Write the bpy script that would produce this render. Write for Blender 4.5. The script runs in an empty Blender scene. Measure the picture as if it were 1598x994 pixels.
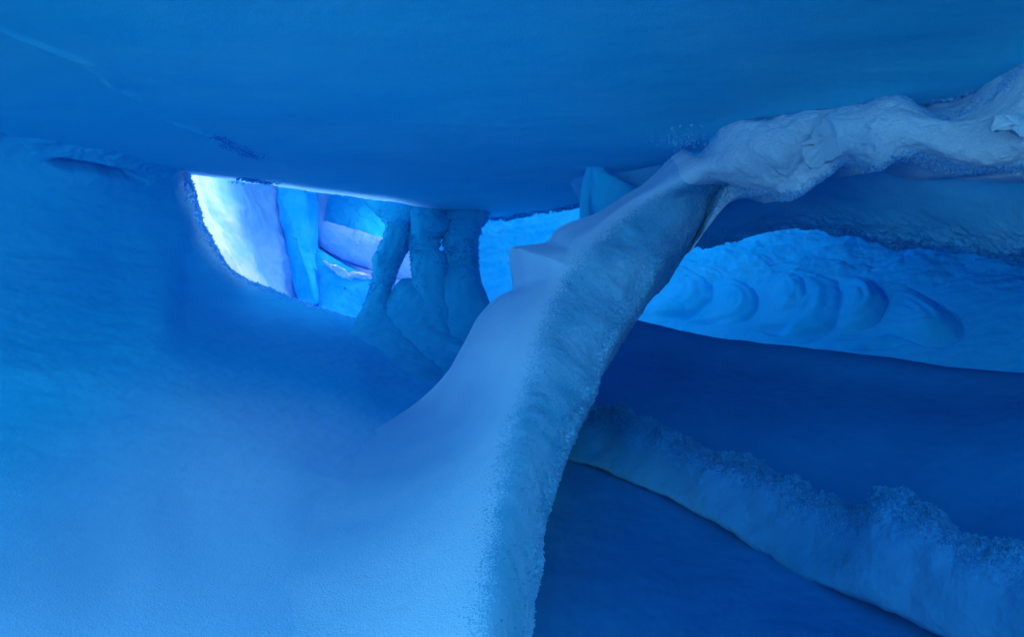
import bpy, math, random
import numpy as np
from mathutils import Vector, Matrix

random.seed(7)
SC = bpy.context.scene
COL = SC.collection
F, CX, CY = 1100.0, 799.0, 497.0          # focal length and centre of the 1598 x 994 photograph
rad = math.radians

# ------------------------------------------------------------------ measures
def at(px, py, d):
    return np.array([(px - CX) / F * d, d, -(py - CY) / F * d])

def pts(lst):
    return np.array([at(*p) for p in lst])

def rowmix(a, b, t):
    return [(p[0] + (q[0] - p[0]) * t, p[1] + (q[1] - p[1]) * t, p[2] + (q[2] - p[2]) * t) for p, q in zip(a, b)]

def shift(row, dx=0, dy=0, dd=0):
    return [(p[0] + dx, p[1] + dy, p[2] + dd) for p in row]

# ------------------------------------------------------------------ noise
_rng = np.random.RandomState(11)
_perm = np.concatenate([_rng.permutation(256)] * 3)
_g = _rng.normal(size=(256, 3)); _g /= np.linalg.norm(_g, axis=1)[:, None]

def perlin(P):
    s = P.shape[:-1]
    P = P.reshape(-1, 3)
    i = np.floor(P).astype(np.int64); f = P - i
    w = f * f * f * (f * (f * 6 - 15) + 10)
    i &= 255
    out = np.zeros(len(P))
    for dx in (0, 1):
        for dy in (0, 1):
            for dz in (0, 1):
                h = _perm[_perm[_perm[i[:, 0] + dx] + i[:, 1] + dy] + i[:, 2] + dz]
                g = _g[h]
                dot = g[:, 0] * (f[:, 0] - dx) + g[:, 1] * (f[:, 1] - dy) + g[:, 2] * (f[:, 2] - dz)
                wx = w[:, 0] if dx else 1 - w[:, 0]
                wy = w[:, 1] if dy else 1 - w[:, 1]
                wz = w[:, 2] if dz else 1 - w[:, 2]
                out += dot * wx * wy * wz
    return out.reshape(s)

def fbm(P, scale, octaves=4, gain=0.5, off=0.0, stretch=(1, 1, 1)):
    Q = P * np.array(stretch) * scale + off
    a, s, t = 1.0, 0.0, 0.0
    for k in range(octaves):
        s = s + a * perlin(Q); t += a
        Q = Q * 2.03 + 17.1; a *= gain
    return s / t * 1.5

def ridged(P, scale, octaves=3, off=0.0):
    Q = P * scale + off
    a, s, t = 1.0, 0.0, 0.0
    for k in range(octaves):
        s = s + a * (1 - np.abs(perlin(Q)) * 2.2); t += a
        Q = Q * 2.1 + 9.3; a *= 0.55
    return s / t

def sstep(a, b, x):
    t = np.clip((x - a) / (b - a), 0, 1)
    return t * t * (3 - 2 * t)

# ------------------------------------------------------------------ splines and grids
def hermite(us, vals, u):
    us = np.asarray(us, float); vals = np.asarray(vals, float)
    n = len(us)
    shp = (-1,) + (1,) * (vals.ndim - 1)
    du = np.diff(us).reshape(shp)
    sl = np.diff(vals, axis=0) / du
    m = np.empty_like(vals)
    m[0], m[-1] = sl[0], sl[-1]
    if n > 2:
        w0, w1 = du[1:], du[:-1]
        m[1:-1] = (sl[:-1] * w0 + sl[1:] * w1) / (w0 + w1)
    k = np.clip(np.searchsorted(us, u, side='right') - 1, 0, n - 2)
    h = (us[k + 1] - us[k]).reshape(shp)
    t = ((u - us[k]) / (us[k + 1] - us[k])).reshape(shp)
    h00 = 2 * t**3 - 3 * t**2 + 1; h10 = t**3 - 2 * t**2 + t
    h01 = -2 * t**3 + 3 * t**2; h11 = t**3 - t**2
    return h00 * vals[k] + h10 * h * m[k] + h01 * vals[k + 1] + h11 * h * m[k + 1]

def chord(A):
    """one common parameter for all the curves of a control grid, by mean chord length"""
    d = np.linalg.norm(np.diff(A, axis=0), axis=-1)
    d = d.reshape(d.shape[0], -1).mean(axis=1) ** 0.5 + 1e-4
    return np.concatenate([[0], np.cumsum(d)]) / d.sum()

def loft(W, nu, nv, us=None, vs=None, uspan=None):
    """W: world control grid (rows u, columns v, 3) -> dense grid and its u, v parameters"""
    W = np.asarray(W, float)
    us = chord(W) if us is None else np.asarray(us, float)
    vs = chord(np.swapaxes(W, 0, 1)) if vs is None else np.asarray(vs, float)
    u = np.linspace(us[0], us[-1], nu); v = np.linspace(vs[0], vs[-1], nv)
    A = hermite(us, W, u)
    B = hermite(vs, np.swapaxes(A, 0, 1), v)
    return np.swapaxes(B, 0, 1), u, v

def normals(G, wrap=False):
    du = np.gradient(G, axis=0)
    if wrap:
        dv = (np.roll(G, -1, 1) - np.roll(G, 1, 1)) * 0.5
    else:
        dv = np.gradient(G, axis=1)
    n = np.cross(du, dv)
    l = np.linalg.norm(n, axis=-1, keepdims=True)
    return n / np.maximum(l, 1e-12)

def face_cam(G, N):
    """flip so that the normal field looks at the room side (the camera) in the mean"""
    return N if (N * (-G)).sum() > 0 else -N

ROUGH = []
def grid_object(name, G, mat, parent=None, rows=None, cols=None, N=None, wrap=False, flip=False):
    nu, nv = G.shape[:2]
    r0, r1 = rows or (0, nu - 1)
    c0, c1 = cols or (0, nv - 1)
    S = G[r0:r1 + 1, c0:c1 + 1]
    a, b = S.shape[:2]
    idx = np.arange(a * b).reshape(a, b)
    q = np.stack([idx[:-1, :-1], idx[1:, :-1], idx[1:, 1:], idx[:-1, 1:]], -1).reshape(-1, 4)
    if wrap:
        q2 = np.stack([idx[:-1, -1], idx[1:, -1], idx[1:, 0], idx[:-1, 0]], -1).reshape(-1, 4)
        q = np.concatenate([q, q2])
    if N is not None:
        e1 = S[1:, :-1] - S[:-1, :-1]; e2 = S[:-1, 1:] - S[:-1, :-1]
        if (np.cross(e1, e2) * N[r0:r1, c0:c1]).sum() < 0: flip = not flip
    if flip:
        q = q[:, ::-1]
    me = mesh_from(name, S.reshape(-1, 3), q)
    if N is not None:
        nn = N[r0:r1 + 1, c0:c1 + 1].reshape(-1, 3)
        me.normals_split_custom_set_from_vertices([tuple(x) for x in nn])
    return link(name, me, mat, parent)

def mesh_from(name, V, Fc):
    me = bpy.data.meshes.new(name)
    V = np.ascontiguousarray(V, np.float32); Fc = np.ascontiguousarray(Fc, np.int32)
    k = Fc.shape[1]
    me.vertices.add(len(V)); me.vertices.foreach_set('co', V.ravel())
    me.loops.add(Fc.size); me.loops.foreach_set('vertex_index', Fc.ravel())
    me.polygons.add(len(Fc))
    me.polygons.foreach_set('loop_start', np.arange(0, Fc.size, k, dtype=np.int32))
    me.polygons.foreach_set('use_smooth', np.ones(len(Fc), bool))
    me.update(calc_edges=True); me.validate()
    return me

def link(name, me, mat, parent=None):
    o = bpy.data.objects.new(name, me)
    COL.objects.link(o)
    if mat: me.materials.append(mat)
    if parent is not None:
        o.parent = parent
        o.matrix_parent_inverse = Matrix.Translation(-parent.location)
    return o

def tag(o, label=None, cat=None, group=None, kind=None):
    if label: o['label'] = label
    if cat: o['category'] = cat
    if group: o['group'] = group
    if kind: o['kind'] = kind
    return o

def thing(name, loc, label, cat, group=None):
    o = bpy.data.objects.new(name, None); COL.objects.link(o)
    o.empty_display_size = 0.2
    o.location = Vector([float(x) for x in loc])
    return tag(o, label, cat, group)

# ------------------------------------------------------------------ materials
def snow(name, a, b, grain=1.0, scale=3.0, trans=None, tamt=0.0, coarse=0.25, stretch=(1, 1, 1), near_lit=None, thin=False):
    m = bpy.data.materials.new(name); m.use_nodes = True
    nt = m.node_tree; nd = nt.nodes; lk = nt.links
    bs = nd['Principled BSDF']; out = nd['Material Output']
    bs.inputs['Roughness'].default_value = 0.85
    bs.inputs['Specular IOR Level'].default_value = 0.15
    tc = nd.new('ShaderNodeNewGeometry')
    mp = nd.new('ShaderNodeMapping'); mp.inputs['Scale'].default_value = stretch
    lk.new(tc.outputs['Position'], mp.inputs['Vector'])
    def noise(s, det, rough=0.6):
        n = nd.new('ShaderNodeTexNoise'); n.inputs['Scale'].default_value = s
        n.inputs['Detail'].default_value = det; n.inputs['Roughness'].default_value = rough
        lk.new(mp.outputs[0], n.inputs['Vector']); return n
    n1 = noise(scale, 6, 0.62)
    cr = nd.new('ShaderNodeValToRGB')
    cr.color_ramp.elements[0].position = 0.36; cr.color_ramp.elements[1].position = 0.64
    cr.color_ramp.elements[0].color = (*a, 1); cr.color_ramp.elements[1].color = (*b, 1)
    lk.new(n1.outputs['Fac'], cr.inputs['Fac'])
    base = cr.outputs['Color']
    if near_lit:                                     # painted light: floor colour goes paler near the camera and the arch
        sp = nd.new('ShaderNodeSeparateXYZ'); lk.new(tc.outputs['Position'], sp.inputs[0])
        def ramp(sock, lo, hi, o0, o1):
            r = nd.new('ShaderNodeMapRange'); r.interpolation_type = 'SMOOTHSTEP'
            r.inputs['From Min'].default_value = lo; r.inputs['From Max'].default_value = hi
            r.inputs['To Min'].default_value = o0; r.inputs['To Max'].default_value = o1
            lk.new(sock, r.inputs['Value']); return r.outputs[0]
        ax = ramp(sp.outputs['X'], -2.7, -1.25, 0, 1); ay = ramp(sp.outputs['Y'], 4.2, 5.8, 1, 0)
        mu = nd.new('ShaderNodeMath'); mu.operation = 'MULTIPLY'; lk.new(ax, mu.inputs[0]); lk.new(ay, mu.inputs[1])
        mxc = nd.new('ShaderNodeMix'); mxc.data_type = 'RGBA'
        lk.new(mu.outputs[0], mxc.inputs[0]); lk.new(base, mxc.inputs[6]); mxc.inputs[7].default_value = (*near_lit, 1)
        base = mxc.outputs[2]
    n4 = noise(420, 2, 0.7)                       # crystals: a fine salt of lighter and darker grains
    mr = nd.new('ShaderNodeMapRange'); mr.inputs['From Min'].default_value = 0.25; mr.inputs['From Max'].default_value = 0.75
    mr.inputs['To Min'].default_value = 1 - 0.13 * grain; mr.inputs['To Max'].default_value = 1 + 0.10 * grain
    lk.new(n4.outputs['Fac'], mr.inputs['Value'])
    mx = nd.new('ShaderNodeVectorMath'); mx.operation = 'SCALE'
    lk.new(base, mx.inputs[0]); lk.new(mr.outputs[0], mx.inputs['Scale'])
    cl = nd.new('ShaderNodeVectorMath'); cl.operation = 'MINIMUM'; cl.inputs[1].default_value = (0.97, 0.97, 0.97)
    lk.new(mx.outputs[0], cl.inputs[0])
    lk.new(cl.outputs[0], bs.inputs['Base Color'])
    n2 = noise(130, 3, 0.7); n3 = noise(22, 4, 0.6)
    b1 = nd.new('ShaderNodeBump'); b1.inputs['Strength'].default_value = coarse; b1.inputs['Distance'].default_value = 0.02
    b2 = nd.new('ShaderNodeBump'); b2.inputs['Strength'].default_value = min(1, 0.35 * grain); b2.inputs['Distance'].default_value = 0.006
    lk.new(n3.outputs['Fac'], b1.inputs['Height']); lk.new(n2.outputs['Fac'], b2.inputs['Height'])
    lk.new(b1.outputs['Normal'], b2.inputs['Normal']); lk.new(b2.outputs['Normal'], bs.inputs['Normal'])
    if tamt > 0:
        t = nd.new('ShaderNodeBsdfTranslucent'); t.inputs['Color'].default_value = (*trans, 1)
        lk.new(b2.outputs['Normal'], t.inputs['Normal'])
        ms = nd.new('ShaderNodeMixShader'); ms.inputs['Fac'].default_value = tamt
        if thin:                                      # only where the slab thins out towards its broken rim
            at_ = nd.new('ShaderNodeAttribute'); at_.attribute_name = 'thin'
            tm = nd.new('ShaderNodeMath'); tm.operation = 'MULTIPLY'; tm.inputs[1].default_value = tamt
            lk.new(at_.outputs['Fac'], tm.inputs[0]); lk.new(tm.outputs[0], ms.inputs['Fac'])
        lk.new(bs.outputs[0], ms.inputs[1]); lk.new(t.outputs[0], ms.inputs[2])
        lk.new(ms.outputs[0], out.inputs['Surface'])
    return m

M = {}
M['ceiling'] = snow('ceiling_snow', (0.02, 0.68, 0.90), (0.07, 0.73, 0.93), 1.8, 0.7, (0.25, 0.62, 0.95), 0.55, coarse=0.12, thin=True)
M['floor'] = snow('floor_snow', (0.0, 0.51, 0.83), (0.02, 0.56, 0.87), 2.0, 0.8, (0.25, 0.62, 0.95), 0.6, near_lit=(0.18, 0.62, 0.89), coarse=0.12, thin=True)
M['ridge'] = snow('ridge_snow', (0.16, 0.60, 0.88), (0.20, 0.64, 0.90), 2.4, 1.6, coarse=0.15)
M['side'] = snow('shaded_side_snow', (0.03, 0.39, 0.63), (0.09, 0.48, 0.73), 1.6, 2.5, coarse=0.08)  # shade on the arch's right side is put into this darker base
M['lip'] = snow('lip_snow', (0.26, 0.73, 0.957), (0.30, 0.76, 0.96), 2.6, 5.0, coarse=0.2)
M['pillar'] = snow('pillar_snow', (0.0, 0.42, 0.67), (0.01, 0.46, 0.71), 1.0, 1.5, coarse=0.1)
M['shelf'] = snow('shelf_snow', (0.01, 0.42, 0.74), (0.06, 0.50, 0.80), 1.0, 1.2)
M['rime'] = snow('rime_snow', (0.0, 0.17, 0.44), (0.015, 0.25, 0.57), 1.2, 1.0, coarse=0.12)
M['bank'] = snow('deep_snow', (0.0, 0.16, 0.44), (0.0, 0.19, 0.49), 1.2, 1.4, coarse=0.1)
M['far'] = snow('far_snow', (0.0, 0.58, 0.92), (0.02, 0.64, 0.94), 0.6, 2.0, coarse=0.3)
M['pale'] = snow('pale_snow', (0.20, 0.52, 0.82), (0.28, 0.58, 0.87), 0.6, 1.5)
M['white'] = snow('white_snow', (0.62, 0.80, 0.93), (0.74, 0.86, 0.95), 0.8, 4.0, coarse=0.12)
M['azure'] = snow('azure_ice', (0.0, 0.46, 0.92), (0.02, 0.54, 0.94), 0.3, 3.0)

M['sun_patched'] = snow('sun_patched_snow', (0.13, 0.44, 0.74), (0.20, 0.50, 0.79), 0.6, 1.5, coarse=0.12)
def paint_sun_patch(m, y0, y1, col):
    """paints a ragged sunlit white patch into the colour of the outer wall part"""
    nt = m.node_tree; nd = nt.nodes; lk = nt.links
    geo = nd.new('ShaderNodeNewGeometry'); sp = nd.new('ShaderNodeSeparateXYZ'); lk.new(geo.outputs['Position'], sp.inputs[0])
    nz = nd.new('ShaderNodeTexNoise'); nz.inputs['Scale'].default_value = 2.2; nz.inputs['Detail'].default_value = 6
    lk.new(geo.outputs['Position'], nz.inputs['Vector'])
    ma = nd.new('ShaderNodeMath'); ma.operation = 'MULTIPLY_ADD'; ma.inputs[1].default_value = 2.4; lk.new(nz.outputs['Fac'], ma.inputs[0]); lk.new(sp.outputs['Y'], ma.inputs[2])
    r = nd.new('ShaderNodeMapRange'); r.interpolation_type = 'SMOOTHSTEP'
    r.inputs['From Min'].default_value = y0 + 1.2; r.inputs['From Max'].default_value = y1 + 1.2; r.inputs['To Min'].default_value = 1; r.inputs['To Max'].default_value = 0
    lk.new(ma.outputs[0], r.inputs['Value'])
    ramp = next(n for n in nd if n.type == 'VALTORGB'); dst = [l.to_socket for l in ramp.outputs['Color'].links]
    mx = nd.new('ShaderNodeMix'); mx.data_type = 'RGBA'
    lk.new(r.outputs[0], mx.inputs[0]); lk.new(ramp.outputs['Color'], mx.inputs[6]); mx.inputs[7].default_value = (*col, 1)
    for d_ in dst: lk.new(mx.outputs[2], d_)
paint_sun_patch(M['sun_patched'], 9.2, 10.6, (0.52, 0.68, 0.82))
M['fuzz_white'] = snow('rim_crystals', (0.10, 0.60, 0.92), (0.16, 0.68, 0.94), 0.5, 5.0, (0.16, 0.68, 0.95), 0.6, coarse=0.0)
M['fuzz_lip'] = snow('lip_crystals', (0.18, 0.70, 0.93), (0.24, 0.76, 0.95), 0.5, 5.0, (0.24, 0.74, 0.95), 0.5, coarse=0.0)
M['bounce'] = snow('bounce_snow', (0.78, 0.88, 0.95), (0.86, 0.92, 0.97), 0.8, 0.3)
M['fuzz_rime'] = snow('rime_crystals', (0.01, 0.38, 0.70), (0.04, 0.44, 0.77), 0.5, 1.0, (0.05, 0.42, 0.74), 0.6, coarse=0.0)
M['fuzz_ceil'] = snow('ceiling_crystals', (0.0, 0.50, 0.80), (0.03, 0.56, 0.84), 0.5, 5.0, (0.0, 0.54, 0.85), 0.35, coarse=0.0)
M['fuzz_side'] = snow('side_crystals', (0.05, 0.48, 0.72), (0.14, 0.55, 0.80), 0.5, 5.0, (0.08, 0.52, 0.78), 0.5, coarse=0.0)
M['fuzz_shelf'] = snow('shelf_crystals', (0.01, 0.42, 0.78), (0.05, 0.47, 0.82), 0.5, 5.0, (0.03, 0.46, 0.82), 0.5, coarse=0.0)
# ------------------------------------------------------------------ hoar frost needles
def frost(name, P, N, mat, parent, size=0.02, jitter=0.7, seed=1):
    """small leaf-shaped crystals standing on the given points"""
    r = np.random.RandomState(seed)
    n = len(P)
    D = N + r.normal(size=(n, 3)) * jitter
    D /= np.linalg.norm(D, axis=1)[:, None]
    T = np.cross(D, r.normal(size=(n, 3))); T /= np.linalg.norm(T, axis=1)[:, None]
    L = size * r.uniform(0.35, 1.25, (n, 1)); w = L * r.uniform(0.12, 0.35, (n, 1))
    B = P - D * L * 0.25
    V = np.stack([B - T * w * 0.4, B + D * L * 0.55 - T * w, B + D * L, B + D * L * 0.5 + T * w, B + T * w * 0.4], 1)
    Fc = np.arange(n * 5).reshape(n, 5)
    me = mesh_from(name, V.reshape(-1, 3), Fc)
    o = link(name, me, mat, parent)
    return o

def sample_grid(G, N, n, w=None, seed=3):
    r = np.random.RandomState(seed)
    nu, nv = G.shape[:2]
    if w is None:
        i = r.randint(0, nu, n); j = r.randint(0, nv, n)
    else:
        p = np.clip(w, 0, None).ravel(); p = p / p.sum()
        k = r.choice(nu * nv, n, p=p); i, j = k // nv, k % nv
    return G[i, j], N[i, j]

# ================================================================== floor and left wall (one continuous bowl)
edge = [(-500, 190, 4.3), (-100, 215, 5.4), (60, 250, 6.0), (200, 276, 6.7), (300, 298, 7.2), (312, 345, 7.45), (342, 400, 7.7),
        (382, 437, 8.3), (450, 464, 8.9), (552, 498, 9.5), (640, 540, 8.9), (740, 555, 8.2), (830, 560, 8.0)]
r2 = [(-500, 380, 3.7), (-100, 390, 4.8), (50, 400, 5.4), (180, 408, 6.1), (272, 400, 6.75), (292, 440, 6.9), (335, 470, 7.05),
      (385, 486, 7.5), (450, 500, 7.8), (545, 525, 8.1), (635, 572, 7.6), (735, 592, 7.4), (825, 600, 7.0)]
r3 = [(-500, 600, 3.0), (-100, 590, 3.8), (40, 590, 4.1), (170, 590, 4.4), (250, 582, 4.7), (300, 580, 4.9), (345, 582, 5.1),
      (390, 590, 5.2), (450, 602, 5.3), (530, 622, 5.4), (620, 652, 5.4), (720, 672, 5.2), (800, 690, 4.8)]
r4 = [(-450, 800, 2.3), (-100, 790, 2.8), (40, 790, 2.9), (150, 790, 3.0), (230, 790, 3.05), (290, 790, 3.1), (345, 790, 3.1),
      (400, 790, 3.1), (455, 792, 3.1), (520, 795, 3.15), (600, 800, 3.15), (680, 812, 3.1), (760, 830, 3.0)]
r5 = [(-400, 994, 1.85), (-80, 994, 2.0), (40, 994, 2.05), (140, 994, 2.1), (220, 994, 2.1), (290, 994, 2.1), (345, 994, 2.1),
      (400, 994, 2.1), (455, 994, 2.1), (520, 994, 2.1), (590, 994, 2.1), (660, 994, 2.05), (740, 994, 2.05)]
curl = [(p[0] - 30, p[1] - 60, p[2] + 0.5) for p in edge[:4]] + [(285, 285, 7.9), (296, 345, 8.2), (322, 405, 8.5), (370, 455, 8.7)] + \
       [(450, 480, 9.8), (555, 520, 10.3), (640, 560, 9.6), (740, 570, 9.0), (830, 575, 8.8)]
W = [pts(r) for r in (curl, edge, r2, r3, r4, r5)]
W.insert(2, W[1] * 0.5 + W[2] * 0.5)
for k, (dx0, dx1) in enumerate(((2.1, 0.95), (1.9, 0.85), (1.7, 0.75), (0.95, 0.42))):   # the wall rolls over into the ceiling
    base = W[1][k].copy()
    W[1][k] = base + np.array([dx1, -0.05, 0.0]); W[0][k] = base + np.array([dx0, -0.1, 0.26 + 0.02 * k]); W[2][k] = W[2][k] + np.array([dx1 * 0.3, 0, 0.05])
xs = W[-1][:, 0]
W.append(np.stack([xs * 1.15, np.full(13, 0.9), np.full(13, -1.12)], 1))
W.append(np.stack([xs * 1.5, np.full(13, -1.0), np.full(13, -1.35)], 1))
W.append(np.stack([xs * 2.2, np.full(13, -5.0), np.full(13, -1.6)], 1))
W = np.array(W)
FL, fu, fv = loft(W, 560, 520)
FLN = face_cam(FL, normals(FL))
dist = np.linalg.norm(FL, axis=-1)
amp = sstep(2.2, 5.5, dist)
wind = fbm(FL, 1.1, 5, 0.55, 3.0, (1.0, 0.55, 3.2))
disp = 0.045 * amp * wind + 0.035 * fbm(FL, 0.6, 2, 0.5, 40) * np.clip(dist / 4, 0.2, 1)
disp = disp + 0.006 * amp * fbm(FL, 9, 3, 0.55, 8.0)
eu = fu[:, None]
usf = chord(W)
FPX = FL[..., 0] / np.maximum(FL[..., 1], 0.3) * F + CX; FPY = CY - FL[..., 2] / np.maximum(FL[..., 1], 0.3) * F
slit = FPY - (256 + (FPX - 100) * 0.19 + 4 * fbm(FL, 5, 2, 0.5, 61))
disp = disp - 0.2 * np.exp(-(slit / 5.0) ** 2) * sstep(60, 130, FPX) * (1 - sstep(185, 240, FPX)) * (dist > 4)
near_edge = np.exp(-((eu - usf[1]) / 0.035) ** 2)
disp = disp + 0.06 * near_edge * fbm(FL, 6.5, 4, 0.6, 5.0)
FL = FL + FLN * disp[..., None]
FLN = face_cam(FL, normals(FL))
split = int(np.searchsorted(fu, usf[3] + 0.45 * (usf[4] - usf[3])))
fo = grid_object('ground', FL, M['floor'], rows=(split, FL.shape[0] - 1), N=FLN)
tag(fo, kind='structure')
wall_left = grid_object('snow_wall', FL, M['floor'], rows=(0, split), N=FLN)
rw = (np.exp(-((eu - usf[1]) / 0.02) ** 2) * (FPX > 285) * (FPX < 570))
P, Nn = sample_grid(FL, FLN, 5000, rw, 53)
o = frost('frost_fringe', P, Nn, M['fuzz_white'], wall_left, 0.035, 0.8, 54); o['kind'] = 'stuff'
thw = (0.9 * np.exp(-((eu - usf[1]) / 0.035) ** 2) * sstep(270, 300, FPX) * (1 - sstep(385, 440, FPX)))[0:split + 1]
att = wall_left.data.attributes.new('thin', 'FLOAT', 'POINT'); att.data.foreach_set('value', np.ascontiguousarray(thw.ravel(), np.float32))
tag(wall_left, 'smooth blue snow wall curving up from the floor left of the bright window', 'snow wall')

# ================================================================== ceiling
def ceil_z(X, Y):
    z = 1.37 - 0.02 * np.maximum(0, -X - 2.5) ** 1.5 + 0.012 * (Y - 4) + 0.30 * np.maximum(0, 1.8 - Y) ** 1.4
    return z
far_edge = [(-6.5, 3.6), (-4.6, 5.6), (-3.9, 6.9), (-3.2, 7.75), (-2.6, 8.4), (-2.0, 9.1), (-1.3, 9.8), (-0.35, 10.3), (0.1, 9.9), (0.8, 8.9),
            (1.3, 7.9), (1.9, 6.4), (2.3, 5.4), (3.0, 4.8), (4.5, 4.0), (6.5, 3.0)]
fe = np.array(far_edge)
nx = 620
tx = np.linspace(0, 1, nx)
fx = hermite(np.linspace(0, 1, len(fe)), fe, tx)
ny = 420
yb = -1.4
G = np.zeros((nx, ny, 3))
for k in range(ny):
    t = k / (ny - 1)
    t2 = t ** 0.8
    G[:, k, 0] = fx[:, 0] * (0.9 + 0.1 * t2)
    G[:, k, 1] = yb + (fx[:, 1] - yb) * t2
G[..., 2] = ceil_z(G[..., 0], G[..., 1])
V0 = np.linspace(0, 1, ny)[None, :] ** 0.8
ragged = sstep(0.9, 1.0, V0) * (fbm(G, 2.2, 5, 0.62, 2.0)) * 0.14
G[..., 1] += ragged
lift = sstep(-4.6, -3.4, G[..., 0]) * (1 - sstep(-1.6, -0.9, G[..., 0]))
G[..., 2] += 0.14 * lift * np.clip((V0 - 0.84) / 0.16, 0, 1) ** 1.3
G[..., 2] += -0.03 * fbm(G, 0.5, 3, 0.5, 21) + 0.012 * fbm(G, 2.2, 4, 0.5, 33, (0.6, 1, 1)) - sstep(0.95, 1.0, V0) * 0.05 * np.abs(fbm(G, 4, 4, 0.6, 9))
# the long faint seam running from the upper left to the window
a0, a1 = at(-40, 25, 1.0), at(385, 245, 1.0)
s0 = np.array([a0[0], 1.0]) * (1.37 / a0[2]); s1 = np.array([a1[0], 1.0]) * (1.40 / a1[2])
dirn = (s1 - s0) / np.linalg.norm(s1 - s0)
rel = G[..., :2] - s0
al = rel @ dirn
pe = rel[..., 0] * -dirn[1] + rel[..., 1] * dirn[0] + 0.22 * fbm(G, 0.9, 5, 0.55, 77)
seam = sstep(-1.0, 0.3, al) * (1 - sstep(np.linalg.norm(s1 - s0) - 0.2, np.linalg.norm(s1 - s0) + 0.1, al))
G[..., 2] += -0.026 * seam * np.exp(-(pe / 0.035) ** 2) + 0.02 * seam * sstep(-0.02, 0.02, pe) * np.exp(-np.maximum(pe, 0) / 0.5)
# turn the far rim up so that the slab shows a thick edge
E1 = G[:, -1].copy(); E1[:, 1] += 0.06; E1[:, 2] += 0.10
E2 = G[:, -1].copy(); E2[:, 1] += 0.02; E2[:, 2] += 0.55
CE = np.concatenate([G, E1[:, None], E2[:, None]], 1)
CEN = normals(G)
CEN = CEN if CEN[..., 2].mean() < 0 else -CEN
ceil = grid_object('ceiling', CE, M['ceiling'])
tag(ceil, kind='structure')
thin = np.zeros(CE.shape[:2]); thin[:, :ny] = lift * sstep(0.86, 1.0, V0 + 0.015 * fbm(G, 3, 3, 0.6, 88)) ** 1.5
thin[:, ny:] = thin[:, ny - 1:ny]
att = ceil.data.attributes.new('thin', 'FLOAT', 'POINT'); att.data.foreach_set('value', np.ascontiguousarray(thin.ravel(), np.float32))
rimw = np.ones(nx)[:, None] * sstep(0.975, 1.0, V0) ** 2 * (G[..., 0] > -3.3) * (G[..., 0] < 2.2)
P, Nn = sample_grid(G, CEN, 9000, rimw * (0.02 + sstep(-0.6, -0.2, G[..., 0])) * sstep(-0.25, 0.35, fbm(G, 3.5, 3, 0.6, 19)), 51)
o = frost('frost_fringe', P, Nn * 0.7 + np.array([0, 0.1, -0.3]), M['fuzz_ceil'], ceil, 0.055, 0.7, 52); o['kind'] = 'stuff'

# ================================================================== the big snow arch
L = [(0.0, 230, 1200, 1.62), (0.08, 230, 994, 2.1), (0.2, 345, 805, 3.05), (0.3, 530, 700, 4.3), (0.36, 636, 638, 4.9), (0.4, 688, 592, 5.05), (0.45, 722, 540, 5.2),
     (0.5, 748, 492, 5.35), (0.532, 775, 465, 5.42), (0.55, 800, 451, 5.45), (0.562, 803, 436, 5.45), (0.5725, 796.5, 393, 5.45), (0.5735, 796, 388, 5.45), (0.5745, 797.5, 387, 5.45), (0.582, 818, 384, 5.47), (0.594, 853, 378, 5.5), (0.602, 862, 365, 5.52),
     (0.64, 930, 335, 5.6), (0.68, 985, 300, 5.75), (0.71, 1012, 282, 5.8), (0.74, 1040, 254, 5.75), (0.76, 1062, 238, 5.7), (0.785, 1104, 236, 5.45),
     (0.80, 1133, 197, 5.1), (0.84, 1200, 183, 4.85), (0.87, 1260, 171, 4.7), (0.89, 1310, 163, 4.6), (0.91, 1360, 157, 4.45), (0.93, 1400, 154, 4.35), (0.95, 1440, 172, 4.3),
     (0.965, 1470, 181, 4.25), (0.98, 1520, 164, 4.1), (0.99, 1562, 142, 3.95), (1.0, 1584, 116, 3.85), (1.04, 1660, 92, 3.6), (1.12, 1900, 20, 3.0)]
C = [(0.0, 740, 1250, 1.2), (0.08, 775, 994, 1.55), (0.2, 797, 780, 2.2), (0.3, 812, 675, 2.8), (0.4, 833, 597, 3.4), (0.45, 848, 540, 3.85), (0.5, 862, 490, 4.25), (0.55, 876, 446, 4.65),
     (0.58, 892, 412, 4.85), (0.64, 935, 365, 5.2), (0.68, 985, 327, 5.45), (0.71, 1022, 306, 5.5), (0.74, 1055, 290, 5.42), (0.76, 1085, 272, 5.3), (0.785, 1125, 262, 5.1), (0.80, 1160, 246, 4.88),
     (0.84, 1215, 240, 4.6), (0.87, 1273, 216, 4.5), (0.89, 1315, 208, 4.4), (0.91, 1362, 208, 4.25), (0.93, 1400, 202, 4.15), (0.95, 1440, 208, 4.1), (0.98, 1520, 212, 3.9), (1.0, 1584, 196, 3.7), (1.04, 1660, 185, 3.45), (1.12, 1900, 150, 2.9)]
S = [(0.0, 775, 1250, 1.5), (0.08, 801, 994, 1.78), (0.2, 828, 780, 2.5), (0.3, 850, 673, 3.1), (0.4, 878, 600, 3.65), (0.45, 898, 541, 4.08), (0.5, 918, 493, 4.45), (0.55, 938, 451, 4.8), (0.58, 958, 412, 5.0),
     (0.64, 1003, 366, 5.38), (0.68, 1043, 335, 5.58), (0.71, 1070, 310, 5.6), (0.74, 1092, 294, 5.48), (0.76, 1115, 284, 5.36), (0.785, 1148, 282, 5.12), (0.80, 1184, 276, 4.92),
     (0.84, 1236, 276, 4.62), (0.87, 1285, 248, 4.52), (0.89, 1318, 236, 4.45), (0.91, 1365, 240, 4.3), (0.93, 1400, 230, 4.2), (0.95, 1440, 232, 4.12), (0.98, 1520, 243, 3.92), (1.0, 1584, 236, 3.75), (1.04, 1660, 232, 3.5), (1.12, 1900, 220, 2.9)]
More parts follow.
